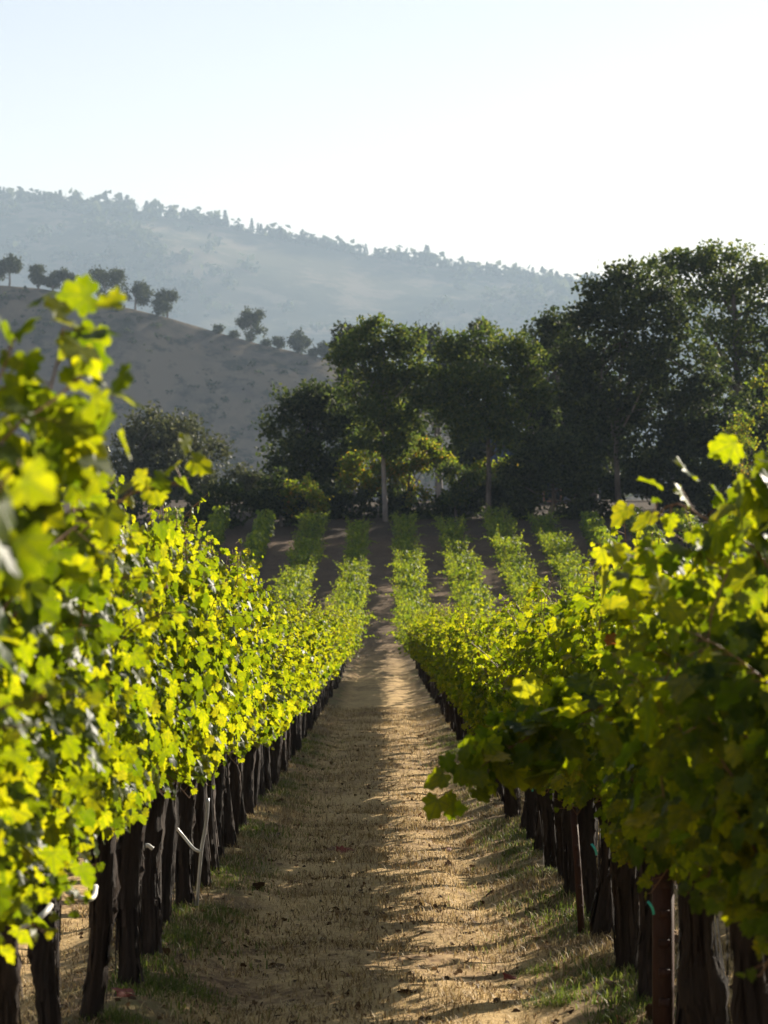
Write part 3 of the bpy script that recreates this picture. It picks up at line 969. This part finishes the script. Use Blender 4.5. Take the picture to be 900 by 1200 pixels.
for k, (px, py, rx, ry, Y, lab) in enumerate([(330, 575, 40, 32, 145, "dark bush at the left foot of the round oak"), (400, 585, 36, 26, 139, "dark bush between the round oak and the pale trunk"), (465, 585, 40, 24, 140, "dark bush right behind the pale trunk's foot"),
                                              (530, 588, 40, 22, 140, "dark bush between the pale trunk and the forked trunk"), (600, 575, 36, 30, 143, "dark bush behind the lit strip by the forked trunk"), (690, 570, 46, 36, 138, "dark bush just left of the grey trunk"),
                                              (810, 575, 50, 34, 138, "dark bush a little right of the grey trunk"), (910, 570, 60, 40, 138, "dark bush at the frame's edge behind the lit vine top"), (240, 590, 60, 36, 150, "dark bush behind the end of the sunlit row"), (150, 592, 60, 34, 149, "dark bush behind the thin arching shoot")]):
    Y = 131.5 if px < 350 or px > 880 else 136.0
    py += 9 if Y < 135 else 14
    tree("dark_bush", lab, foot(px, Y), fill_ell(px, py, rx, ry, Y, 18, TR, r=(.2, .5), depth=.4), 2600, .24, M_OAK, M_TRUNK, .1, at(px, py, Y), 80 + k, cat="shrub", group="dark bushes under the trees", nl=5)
# soft treetops farther back
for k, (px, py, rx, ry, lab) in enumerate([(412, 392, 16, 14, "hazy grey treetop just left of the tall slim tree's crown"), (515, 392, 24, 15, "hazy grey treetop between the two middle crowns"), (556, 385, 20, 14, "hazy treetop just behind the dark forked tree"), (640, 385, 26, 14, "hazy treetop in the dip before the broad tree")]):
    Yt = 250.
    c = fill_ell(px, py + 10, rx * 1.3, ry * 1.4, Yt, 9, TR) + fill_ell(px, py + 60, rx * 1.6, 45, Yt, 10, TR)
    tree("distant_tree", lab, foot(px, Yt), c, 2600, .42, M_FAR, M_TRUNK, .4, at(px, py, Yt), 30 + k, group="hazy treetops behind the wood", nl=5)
# more wood behind, closing the gaps low down
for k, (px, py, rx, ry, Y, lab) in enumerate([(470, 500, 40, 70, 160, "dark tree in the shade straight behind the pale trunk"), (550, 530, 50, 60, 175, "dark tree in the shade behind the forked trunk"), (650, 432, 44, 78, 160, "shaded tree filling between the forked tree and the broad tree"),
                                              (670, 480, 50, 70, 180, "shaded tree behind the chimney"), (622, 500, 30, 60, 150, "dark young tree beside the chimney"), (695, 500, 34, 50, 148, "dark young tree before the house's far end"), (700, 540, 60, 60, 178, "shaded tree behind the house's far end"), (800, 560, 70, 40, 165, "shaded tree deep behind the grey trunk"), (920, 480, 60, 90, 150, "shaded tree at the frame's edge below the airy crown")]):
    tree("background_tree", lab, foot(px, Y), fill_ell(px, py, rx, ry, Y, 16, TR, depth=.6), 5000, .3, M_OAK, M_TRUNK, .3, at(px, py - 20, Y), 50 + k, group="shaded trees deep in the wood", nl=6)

# oaks on the ridge of the hill
def hill_at(px, back=0):
    return at(px, hill_ridge(px) + 1.5, HILL_Y)
for k, (px, wpx, hpx, cols) in enumerate([
        (10, 30, 36, "round hill oak at the frame's edge, first of the ridge line"),
        (44, 16, 26, "thin small hill oak, second in the ridge line"),
        (62, 13, 24, "narrow upright hill oak close beside a rounder one"),
        (79, 22, 28, "round topped hill oak above the highest blurred shoot"),
        (122, 46, 42, "widest hill oak, spreading on several stems"),
        (158, 28, 32, "gappy leaning hill oak with split crown"),
        (195, 34, 34, "bushy hill oak at the end of the close group"),
        (293, 30, 38, "lone hill oak with a tuft sticking above its crown"),
        (254, 12, 12, "small dark bush on the ridge before the lone oak"),
        (274, 9, 7, "tiny low bush just left of the lone hill oak"),
        (310, 9, 6, "tiny bush at the right foot of the lone hill oak"),
        (326, 16, 11, "low scrubby bush downhill of the lone oak"),
        (350, 20, 24, "pale small oak on the low end of the ridge"),
        (366, 9, 10, "little round bush beside the pale small oak"),
        (380, 13, 17, "last small tree where the ridge meets the wood")]):
    b = hill_at(px)
    rs = np.random.RandomState(200 + k)
    py = hill_ridge(px)
    bush = hpx < 13
    c = []
    kk = 4 if bush else 9
    for j in range(kk):
        a = rs.uniform(0, 6.28)
        q = math.sqrt(rs.rand()) * .95
        c.append(cl(px + wpx / 2 * q * math.cos(a), py - hpx * (.45 if bush else .56) + hpx * .42 * q * math.sin(a), wpx * rs.uniform(.12, .27), HILL_Y, rs.uniform(-1, 1) * wpx * .12))
    if px == 293:
        c.append(cl(289, py - 36, 3.5, HILL_Y))
    b[2] -= .8
    tree("hill_bush" if bush else "hill_oak", cols, tuple(b), c, 400 if bush else 1500, .9 if not bush else .8, M_FAR, M_TRUNK, .45 if not bush else .2, at(px, py - hpx * .6, HILL_Y), 210 + k, cat="bush" if bush else "oak tree", group="oaks along the hill ridge", nl=6)

def scatter_blobs(name, label, cat, pts, size, mat, seed, per=26, tall=1.0):
    rs = np.random.RandomState(seed)
    mb = MB()
    for p in pts:
        s = size * (.45 + 1.5 * rs.rand() ** 2.2)
        n = per
        d = rs.normal(0, 1, (n, 3))
        d /= np.linalg.norm(d, axis=1)[:, None]
        P = np.array(p) + d * s * rs.uniform(.5, 1, (n, 1)) * (1, 1, .7 * tall) + (0, 0, s * .5 * tall)
        mb.add(*leaf_soup(P, rs.normal(0, 1, (n, 3)), d + (0, 0, .4), np.full(n, s * .75), LEAF_MIN, rs, .2))
    o = link(name, mb.mesh(name, mat))
    kind(o, 'stuff')
    tag(o, label, cat)
    return o

def sample_surface(o, n, seed, cond):
    rs = np.random.RandomState(seed)
    me = o.data
    V = np.empty(len(me.vertices) * 3, np.float32)
    me.vertices.foreach_get("co", V)
    V = V.reshape(-1, 3)
    F = np.empty(len(me.polygons) * 4, np.int32)
    me.polygons.foreach_get("vertices", F)
    F = F.reshape(-1, 4)
    c = V[F]
    area = np.linalg.norm(np.cross(c[:, 2] - c[:, 0], c[:, 3] - c[:, 1]), axis=1)
    m = c.mean(1)
    w = area * cond(m)
    i = rs.choice(len(F), n, p=w / w.sum())
    u, v = rs.rand(n, 1), rs.rand(n, 1)
    q = c[i]
    return (1 - u) * (1 - v) * q[:, 0] + u * (1 - v) * q[:, 1] + u * v * q[:, 2] + (1 - u) * v * q[:, 3]

pts = sample_surface(hill, 1100, 3, lambda m: (m[:, 1] < HILL_Y - 5) * np.clip((m[:, 0] + 400) / 200, 0.05, 1))
scatter_blobs("hillside_scrub", "low scrub dotted over the shaded face of the dry hill", "scrub", pts, 1.2, M_FAR, 8, per=16, tall=.7)
def clumped(m):
    return np.array([max(0.02, .35 + fbm(float(p[0]), float(p[1]), 420, 9, 3)) ** 2 for p in m]) * (np.abs(m[:, 0]) < 2600) * (m[:, 1] < MT_Y + 10)
pts = sample_surface(mountain, 7000, 4, clumped)
rs_ = np.random.RandomState(17)
edge_ = np.array([at(p, mt_ridge(p) + abs(rs_.normal(0, 1.5)) + 1.2, MT_Y) for p in rs_.uniform(-60, 720, 300)])
pts = np.concatenate([pts, edge_])
scatter_blobs("mountain_forest", "patchy trees covering the hazy mountain slope", "forest", pts, 11, M_FAR, 9, per=20, tall=1.2)

# conifers along the mountain skyline
def conifer(seed, hgt):
    rs = np.random.RandomState(seed)
    mb = MB()
    mb.add(*tube([(0, 0, -6), (0, 0, hgt * .5), (0, 0, hgt)], [.5, .35, .08], 6))
    n = 420
    t = rs.rand(n) ** 1.3
    a = rs.uniform(0, 6.28, n)
    w = (1 - t) * hgt * .21 * rs.uniform(.35, 1.1, n) * (.75 + .25 * np.sin(t * 30 + a))
    P = np.stack([np.cos(a) * w, np.sin(a) * w, hgt * (.10 + .9 * t)], 1)
    T = np.stack([np.cos(a), np.sin(a), np.full(n, -.35)], 1)
    N = rs.normal(0, .4, (n, 3)) + (0, 0, 1)
    return mb.mesh("conifer_trunk", M_TRUNK), mesh_np("conifer_crown", *leaf_soup(P, T, N, hgt * .10 * rs.uniform(.6, 1.2, n), LEAF_MIN, rs, .3), M_FAR)
cprot = []
for k in range(4):
    r = thing("conifer", "", "conifer", group="conifers on the mountain skyline")
    tm, cm = conifer(60 + k, 26)
    link("trunk", tm, r)
    link("crown", cm, r)
    cprot.append(r)
rs = np.random.RandomState(21)
spots = [4, 12, 22, 36, 52, 66, 76, 84, 94, 103, 122, 131, 139, 147, 152, 170, 178, 188, 214, 222, 236, 247, 256, 264, 270, 290, 297, 306, 322, 334, 350, 366, 381, 396, 410, 424, 432, 446, 462, 478, 492, 501, 515, 528, 541, 552, 560, 574, 590, 597, 612, 619, 632, 645, 655, 668, 680]
for k, px in enumerate(spots):
    q = px + rs.normal(0, 6)
    p = at(q, mt_ridge(q) + .8, MT_Y)
    h = rs.uniform(.5, 1.0) * (1.5 if px in (139, 147, 247, 501, 619, 290) else 1)
    w = h * rs.uniform(1.1, 1.8)
    lab = ("small conifer on the skyline high at the mountain's left shoulder" if px < 200 else "small conifer on the skyline along the mountain's middle" if px < 450 else "small conifer on the skyline low near the wood")
    if k < 4:
        o = cprot[k]
        o.location, o.scale, o['label'] = p, (w, w, h), lab
    else:
        dup(cprot[rs.randint(4)], p, rs.uniform(0, 6), (w, w, h), lab)

# ------------------------------------------------------------------ house behind the wood
M_WALL = plain("grey_blue_wall", [(.3, (.11, .125, .16)), (.7, (.16, .175, .21))], 4, .9)
M_ROOF = plain("slate_roof", [(.3, (.035, .045, .065)), (.7, (.07, .085, .115))], 6, .95, (1, 1, 4), spec=0.02)
M_BRICK = plain("pale_chimney_stone", [(.3, (.42, .33, .28)), (.7, (.6, .5, .44))], 6, .9)
M_TRIM = plain("terracotta_trim", [(.3, (.34, .17, .10)), (.7, (.45, .25, .16))], 6, .8)
M_GLASS = plain("dark_window_glass", [(.3, (.02, .03, .045)), (.7, (.03, .045, .06))], 2, .08, spec=.6)
Yh = 158.
gx = (640 - VPX) / FPX * Yh
gz = Hs(gx, Yh)
gz -= 1.0
house = thing("house", "grey blue house with slate roof and pale chimney hidden in the trees", "house", (gx, Yh, gz))
W, D, Hh = 6.6, 6.0, 3.0
mb = MB(); mb.add(*box((0, 0, Hh / 2 - .3), (W, D, Hh + .6)))
link("wall", mb.mesh("house_wall", M_WALL), house)
mb = MB()
ov = .45
V = np.array([(-W/2-ov, -D/2-ov, Hh-.05), (W/2+ov, -D/2-ov, Hh-.05), (W/2+ov, D/2+ov, Hh-.05), (-W/2-ov, D/2+ov, Hh-.05), (-W/2-ov, 0, Hh+1.9), (W/2+ov, 0, Hh+1.9),
              (-W/2-ov, -D/2-ov, Hh+.13), (W/2+ov, -D/2-ov, Hh+.13), (W/2+ov, D/2+ov, Hh+.13), (-W/2-ov, D/2+ov, Hh+.13), (-W/2-ov, 0, Hh+2.08), (W/2+ov, 0, Hh+2.08)])
F = [(6,7,11),(6,11,10),(8,9,10),(8,10,11),(0,4,5),(0,5,1),(2,5,4),(2,4,3),(0,1,7),(0,7,6),(2,3,9),(2,9,8),(0,6,10),(0,10,4),(4,10,9),(4,9,3),(1,5,11),(1,11,7),(5,2,8),(5,8,11)]
mb.add(V, F)
roof = link("roof", mb.mesh("house_roof", M_ROOF), house)
mb = MB(); mb.add(*box((-.75, -.6, Hh + 2.5), (.7, .6, 3.2))); mb.add(*box((-.75, -.6, Hh + 4.16), (.9, .8, .14)))
link("chimney", mb.mesh("house_chimney", M_BRICK), roof)
for wx in (-2.0, 0.2, 2.2):
    mb = MB()
    for a, b in (((wx, -D/2-.03, 2.3), (1.2, .08, .1)), ((wx, -D/2-.03, 1.0), (1.2, .1, .1)), ((wx-.55, -D/2-.03, 1.65), (.1, .08, 1.2)), ((wx+.55, -D/2-.03, 1.65), (.1, .08, 1.2)), ((wx, -D/2-.03, 1.65), (.05, .07, 1.2))):
        mb.add(*box(a, b))
    wf = link("window", mb.mesh("house_window", M_TRIM), house)
    mb = MB(); mb.add(*box((wx, -D/2-.012, 1.65), (1.0, .02, 1.2)))
    link("pane", mb.mesh("house_pane", M_GLASS), wf)

# ------------------------------------------------------------------ trellis: stakes, wires, hoses, ties
M_RUST = plain("rusty_stake", [(.3, (.03, .014, .010)), (.7, (.075, .032, .022))], 12, .75, (1, 1, .3), .4)
M_STEEL = plain("weathered_steel", [(.3, (.40, .41, .43)), (.7, (.6, .61, .63))], 10, .45, metal=.7)
M_HOSE = plain("pale_plastic_hose", [(.3, (.60, .58, .54)), (.7, (.76, .74, .70))], 10, .4, spec=.5)
M_TEAL = plain("teal_tie_tape", [(.3, (.02, .40, .30)), (.7, (.05, .55, .42))], 10, .4, spec=.5)
M_WIRE = plain("galvanised_wire", [(.3, (.22, .22, .23)), (.7, (.34, .34, .36))], 10, .5, metal=.8)

def stake(name, label, px, py, top_py, r, mat, cat="stake", lean=0):
    p = ground_px(px, py)
    h = (py - top_py) / FPX * p[1]
    P = [np.array((0, 0, -.1)), np.array((lean * .5, 0, h * .5)), np.array((lean, 0, h))]
    mb = MB()
    mb.add(*tube(P, r, 7))
    for k in range(5):
        mb.add(*box((lean * (.2 + .16 * k), -r, h * (.2 + .16 * k)), (r * .9, r * .7, .03)))
    o = link(name, mb.mesh(name, mat), loc=tuple(p))
    return tag(o, label, cat)
stake("vine_stake", "thin reddish brown stake among the shaded trunks", 682, 1092, 945, .02, M_RUST, lean=-.05)
stake("wooden_post", "thick straight red brown post before the gnarled right trunk", 776, 1215, 1000, .045, M_RUST, "post")

def hose(label, pts, r, group="pale hose ends at the trunk heads", mat=None, name="irrigation_hose"):
    P = smooth_path([at(*p) for p in pts], 18)
    b = P[0].copy()
    mb = MB()
    mb.add(*tube(P - b, r, 8))
    o = link(name, mb.mesh(name, mat or M_HOSE), loc=tuple(b))
    return tag(o, label, "hose" if mat is None else "rod", group if mat is None else None)
hose("pale curved hose end hanging at the nearest left trunk", [(2, 1092, 8.1), (22, 1087, 8.05), (42, 1078, 8.05), (56, 1066, 8.1), (60, 1060, 8.2)], .011)
hose("white hooked hose end in the leaves between two left trunks", [(80, 1044, 9.0), (92, 1050, 8.95), (104, 1053, 8.95), (111, 1049, 9.0), (113, 1038, 9.1)], .010)
hose("pale slanting hose stretched to the bent steel rod", [(206, 968, 14.0), (216, 980, 14.0), (228, 994, 13.9), (237, 998, 13.9)], .009)
hose("short pale hose stub under the leaves of the left row", [(163, 1000, 11.6), (172, 990, 11.6), (180, 994, 11.6)], .010)
hose("bent pale steel rod standing against the left trunks", [(231, 1060, 13.9), (236, 1000, 13.9), (240, 975, 13.9), (243, 955, 13.9), (244, 935, 13.9)], .010, mat=M_STEEL, name="steel_rod")

for X, words_ in ((XL, "left"), (XR, "right")):
    for z, wl in ((1.25, "middle"), (1.7, "upper")):
        ys = np.linspace(4, 70, 60)
        P = np.stack([np.full(60, X), ys, np.array([Hs(X, y) for y in ys]) + z], 1)
        b = P[0].copy()
        mb = MB(); mb.add(*tube(P - b, .0016, 4))
        o = link("trellis_wire", mb.mesh("trellis_wire", M_WIRE), loc=tuple(b))
        tag(o, f"{wl} thin trellis wire running inside the {words_} near vine row", "wire", "trellis wires")

def tie(px, py, Y, lab):
    c = at(px, py, Y)
    mb = MB()
    P = smooth_path([(-.012, 0, .018), (-.003, -.012, .007), (.004, -.014, -.007), (.008, -.01, -.026)], 8)
    V0 = np.concatenate([P + (0, -.001, 0), P + (.008, -.003, .004)])
    n = len(P)
    F = []
    for i in range(n - 1):
        F += [(i, i + 1, n + i + 1), (i, n + i + 1, n + i)]
    mb.add(V0, F)
    V1 = V0 + (0, .002, 0)
    mb.add(V1, np.array(F)[:, ::-1])
    o = link("tie_tape", mb.mesh("tie_tape", M_TEAL), loc=tuple(c))
    tag(o, lab, "tie tape", "teal tie tapes on the shaded trunks")
tie(621, 921, 12.3, "teal tie tape on a shaded trunk behind the low hanging shoot")
tie(695, 994, 9.95, "teal tie tape on the shaded trunk between the two stakes")
tie(761, 1062, 8.55, "teal tie tape beside the thick red brown post")

# ------------------------------------------------------------------ grass, weeds and fallen leaves
def blades(P, hgt, lean, width, rs, mat, name):
    n = len(P)
    a = rs.uniform(0, 6.28, n)
    d = np.stack([np.cos(a), np.sin(a), np.zeros(n)], 1)
    s = np.stack([-np.sin(a), np.cos(a), np.zeros(n)], 1) * (width * rs.uniform(.6, 1.3, n))[:, None]
    h = hgt * rs.uniform(.4, 1.3, n)
    l = lean * rs.uniform(.2, 1.3, n) * h
    mid = P + d * (l * .35)[:, None] + np.array((0, 0, 1)) * (h * .6)[:, None]
    tip = P + d * l[:, None] + np.array((0, 0, 1)) * (h * np.clip(1 - .25 * lean * rs.rand(n), .2, 1))[:, None]
    V = np.stack([P - s, P + s, mid + s * .7, mid - s * .7, tip], 1).reshape(-1, 3)
    i = (np.arange(n) * 5)[:, None]
    F = np.concatenate([i + np.array(t) for t in ((0, 1, 2), (0, 2, 3), (3, 2, 4))])
    return mesh_np(name, V, F, mat)
M_STRAW = leaf_mat("straw_blade", [(0, (.11, .065, .03)), (.4, (.36, .235, .105)), (.8, (.60, .44, .21)), (1, (.72, .57, .31))], [(0, (.10, .06, .03)), (.5, (.3, .22, .10)), (1, (.5, .4, .2))], .35, .6, .2)
M_WEED = leaf_mat("weed_blade", [(0, (.04, .065, .015)), (.6, (.08, .11, .025)), (1, (.22, .20, .07))], [(0, (.10, .18, .02)), (1, (.28, .32, .05))], .40, .6, .15)
rs = np.random.RandomState(31)
PP, hh = [], []
for (ya, yb, n, h) in ((7.5, 14, 60000, .035), (14, 24, 60000, .045), (24, 50, 50000, .06)):
    x = rs.uniform(-1.9, 1.9, n)
    y = rs.uniform(ya, yb, n)
    patch = np.array([mnoise.noise(Vector((a * 1.6, b * 1.1, 3))) + .6 * mnoise.noise(Vector((a * 5, b * 4, 9))) for a, b in zip(x, y)])
    keep = patch > rs.uniform(-.75, .55, n)
    x, y = x[keep], y[keep]
    PP.append(np.stack([x, y, H(x, y) - .004], 1))
    hh.append(np.full(len(x), h) * (1 + .9 * np.clip(patch[keep], 0, 1)))
g = link("dry_grass", blades(np.concatenate(PP), np.concatenate(hh), 1.3, .0028, rs, M_STRAW, "dry_grass"))
kind(g, 'stuff'); tag(g, "short dry straw grass lying over the path", "grass")
# low green growth along the foot of the rows
n = 36000
x = rs.choice((-1, 1), n) * (1.2 - np.abs(rs.normal(0, .26, n)) + .05)
y = 7.5 + 30 * rs.rand(n) ** 1.3
patch = np.array([mnoise.noise(Vector((a * 1.3, b * .9, 17))) for a, b in zip(x, y)])
keep = patch > -.06
x, y = x[keep], y[keep]
g = link("green_grass", blades(np.stack([x, y, H(x, y) - .004], 1), .05, .8, .003, rs, M_WEED, "green_grass"))
kind(g, 'stuff'); tag(g, "sparse green grass creeping along the feet of the vines", "grass")

def weed(name, label, px, py, wide, hgt, n, seed, mat=M_WEED):
    r_ = np.random.RandomState(seed)
    p = ground_px(px, py)
    q = np.clip(r_.normal(0, wide, (n, 2)), -1.5 * wide, 1.5 * wide) * (1, .7)
    x, y = p[0] + q[:, 0], p[1] + q[:, 1]
    P = np.stack([q[:, 0], q[:, 1], H(x, y) - p[2] - .004], 1)
    o = link(name, blades(P, hgt * .62 * np.exp(-(q[:, 0] ** 2 + q[:, 1] ** 2) / (2.2 * wide ** 2)) * r_.uniform(.35, 1.2, n) + .012, 1.25, .00162, r_, mat, name), loc=tuple(p))
    tag(o, label, "weed", "weed tufts along the vine rows")
for k, w in enumerate([
        (215, 1162, .16, .12, 900, "broad green tuft on the path's edge in the lower left"),
        (140, 1196, .10, .14, 500, "bright green tuft at the foot of the nearest left trunks"),
        (258, 1070, .12, .14, 500, "dark leafy weed patch beside the bent steel rod"),
        (252, 1082, .07, .10, 260, "small bright weed below the bent steel rod"),
        (215, 1098, .13, .09, 500, "green tuft fanning from the left trunks above the broad one"),
        (300, 985, .14, .10, 420, "green strip tuft halfway along the left trunks"),
        (345, 925, .16, .10, 380, "pale lit tuft where the left row narrows"),
        (650, 1175, .09, .16, 420, "feathery green weed near the lower right of the path"),
        (628, 1140, .06, .12, 260, "small feathery weed above the larger one, right of the path"),
        (600, 1000, .05, .12, 200, "upright weed against the shaded trunks"),
        (572, 965, .14, .08, 420, "lit green tuft under the low hanging shoot"),
        (715, 1194, .06, .10, 200, "little lit weed at the bottom edge by the right trunks"),
        (598, 1025, .07, .09, 240, "thin weed beside the shaded row, lower than the lit tuft")]):
    weed("weed_tuft", w[5], w[0], w[1], w[2], w[3], w[4], 70 + k)

M_RED = plain("red_fallen_leaf", [(.3, (.13, .02, .012)), (.7, (.25, .05, .025))], 20, .7)
M_BROWN = plain("brown_fallen_leaf", [(.3, (.12, .06, .03)), (.7, (.26, .14, .07))], 20, .8)
def fallen(px, py, size, mat, lab, seed, group=None):
    r_ = np.random.RandomState(seed)
    p = ground_px(px, py) + (0, 0, .012)
    t = np.array((math.cos(seed), math.sin(seed), .25))
    V, F = leaf_soup([(0, 0, 0)], [t], [(r_.normal(0, .4), -.5, 1)], [size * .7], LEAF_HI, r_, 1.2)
    o = link("fallen_leaf", mesh_np("fallen_leaf", V, F, mat), loc=tuple(p))
    tag(o, lab, "leaf", group or "fallen vine leaves on the path")
for k, (px, py, sz, m, lab) in enumerate([
        (399, 1000, .15, M_RED, "red curled leaf in the heap mid path"), (408, 998, .14, M_RED, "dark red leaf at the right of the heap mid path"), (394, 996, .12, M_BROWN, "brown leaf on the heap mid path"),
        (352, 1010, .12, M_BROWN, "dark brown leaf lying left of the red heap"), (345, 1033, .10, M_BROWN, "small brown leaf below the dark brown one"), (486, 957, .12, M_RED, "reddish leaf in the sunlit half of the path"),
        (522, 996, .11, M_RED, "red leaf on the sunlit half below the hanging shoot"), (526, 1016, .10, M_BROWN, "brown leaf in the rut below the hanging shoot"), (603, 1149, .10, M_RED, "red leaf near the feathery weed"),
        (156, 1166, .16, M_RED, "large rusty leaf at the foot of the left trunks"), (408, 1142, .09, M_BROWN, "tiny brown leaf low on the path"), (430, 1010, .08, M_BROWN, "tiny leaf right of the red heap")]):
    fallen(px, py, sz, m, lab, k + 1)

n = 3600
x = rs.uniform(-1.7, 1.7, n)
y = 7.5 + 32 * rs.rand(n) ** 1.4
P = np.stack([x, y, H(x, y) + .012], 1)
V, F = leaf_soup(P, rs.normal(0, 1, (n, 3)) * (1, 1, .3), rs.normal(0, .5, (n, 3)) + (0, 0, 1), rs.uniform(.012, .04, n) * (1 + 1.2 * (rs.rand(n) > .96)), LEAF_LO, rs, 1.2)
M_LITTER = leaf_mat("leaf_litter", [(0, (.05, .03, .018)), (.6, (.13, .075, .04)), (1, (.30, .20, .11))], [(0, (.05, .03, .02)), (1, (.2, .12, .05))], .2, .8, .1)
g = link("leaf_litter", mesh_np("leaf_litter", V, F, M_LITTER))
kind(g, 'stuff'); tag(g, "crumbled brown leaf litter strewn over the path", "leaf litter")

# ------------------------------------------------------------------ air
def build_haze():
    m, nt, out = new_mat("haze_air")
    v = nt.nodes.new("ShaderNodeVolumePrincipled")
    v.inputs['Color'].default_value = (.62, .80, 1.0, 1)
    v.inputs['Density'].default_value = 1.2e-4
    v.inputs['Anisotropy'].default_value = .1
    nt.links.new(v.outputs[0], out.inputs['Volume'])
    mb = MB()
    mb.add(*box((0, 3550, 358), (13000, 7500, 724)))
    o = link("haze", mb.mesh("haze", m))
    kind(o, 'stuff')
    tag(o, "thin blue haze in the air before the hills", "haze")
build_haze()
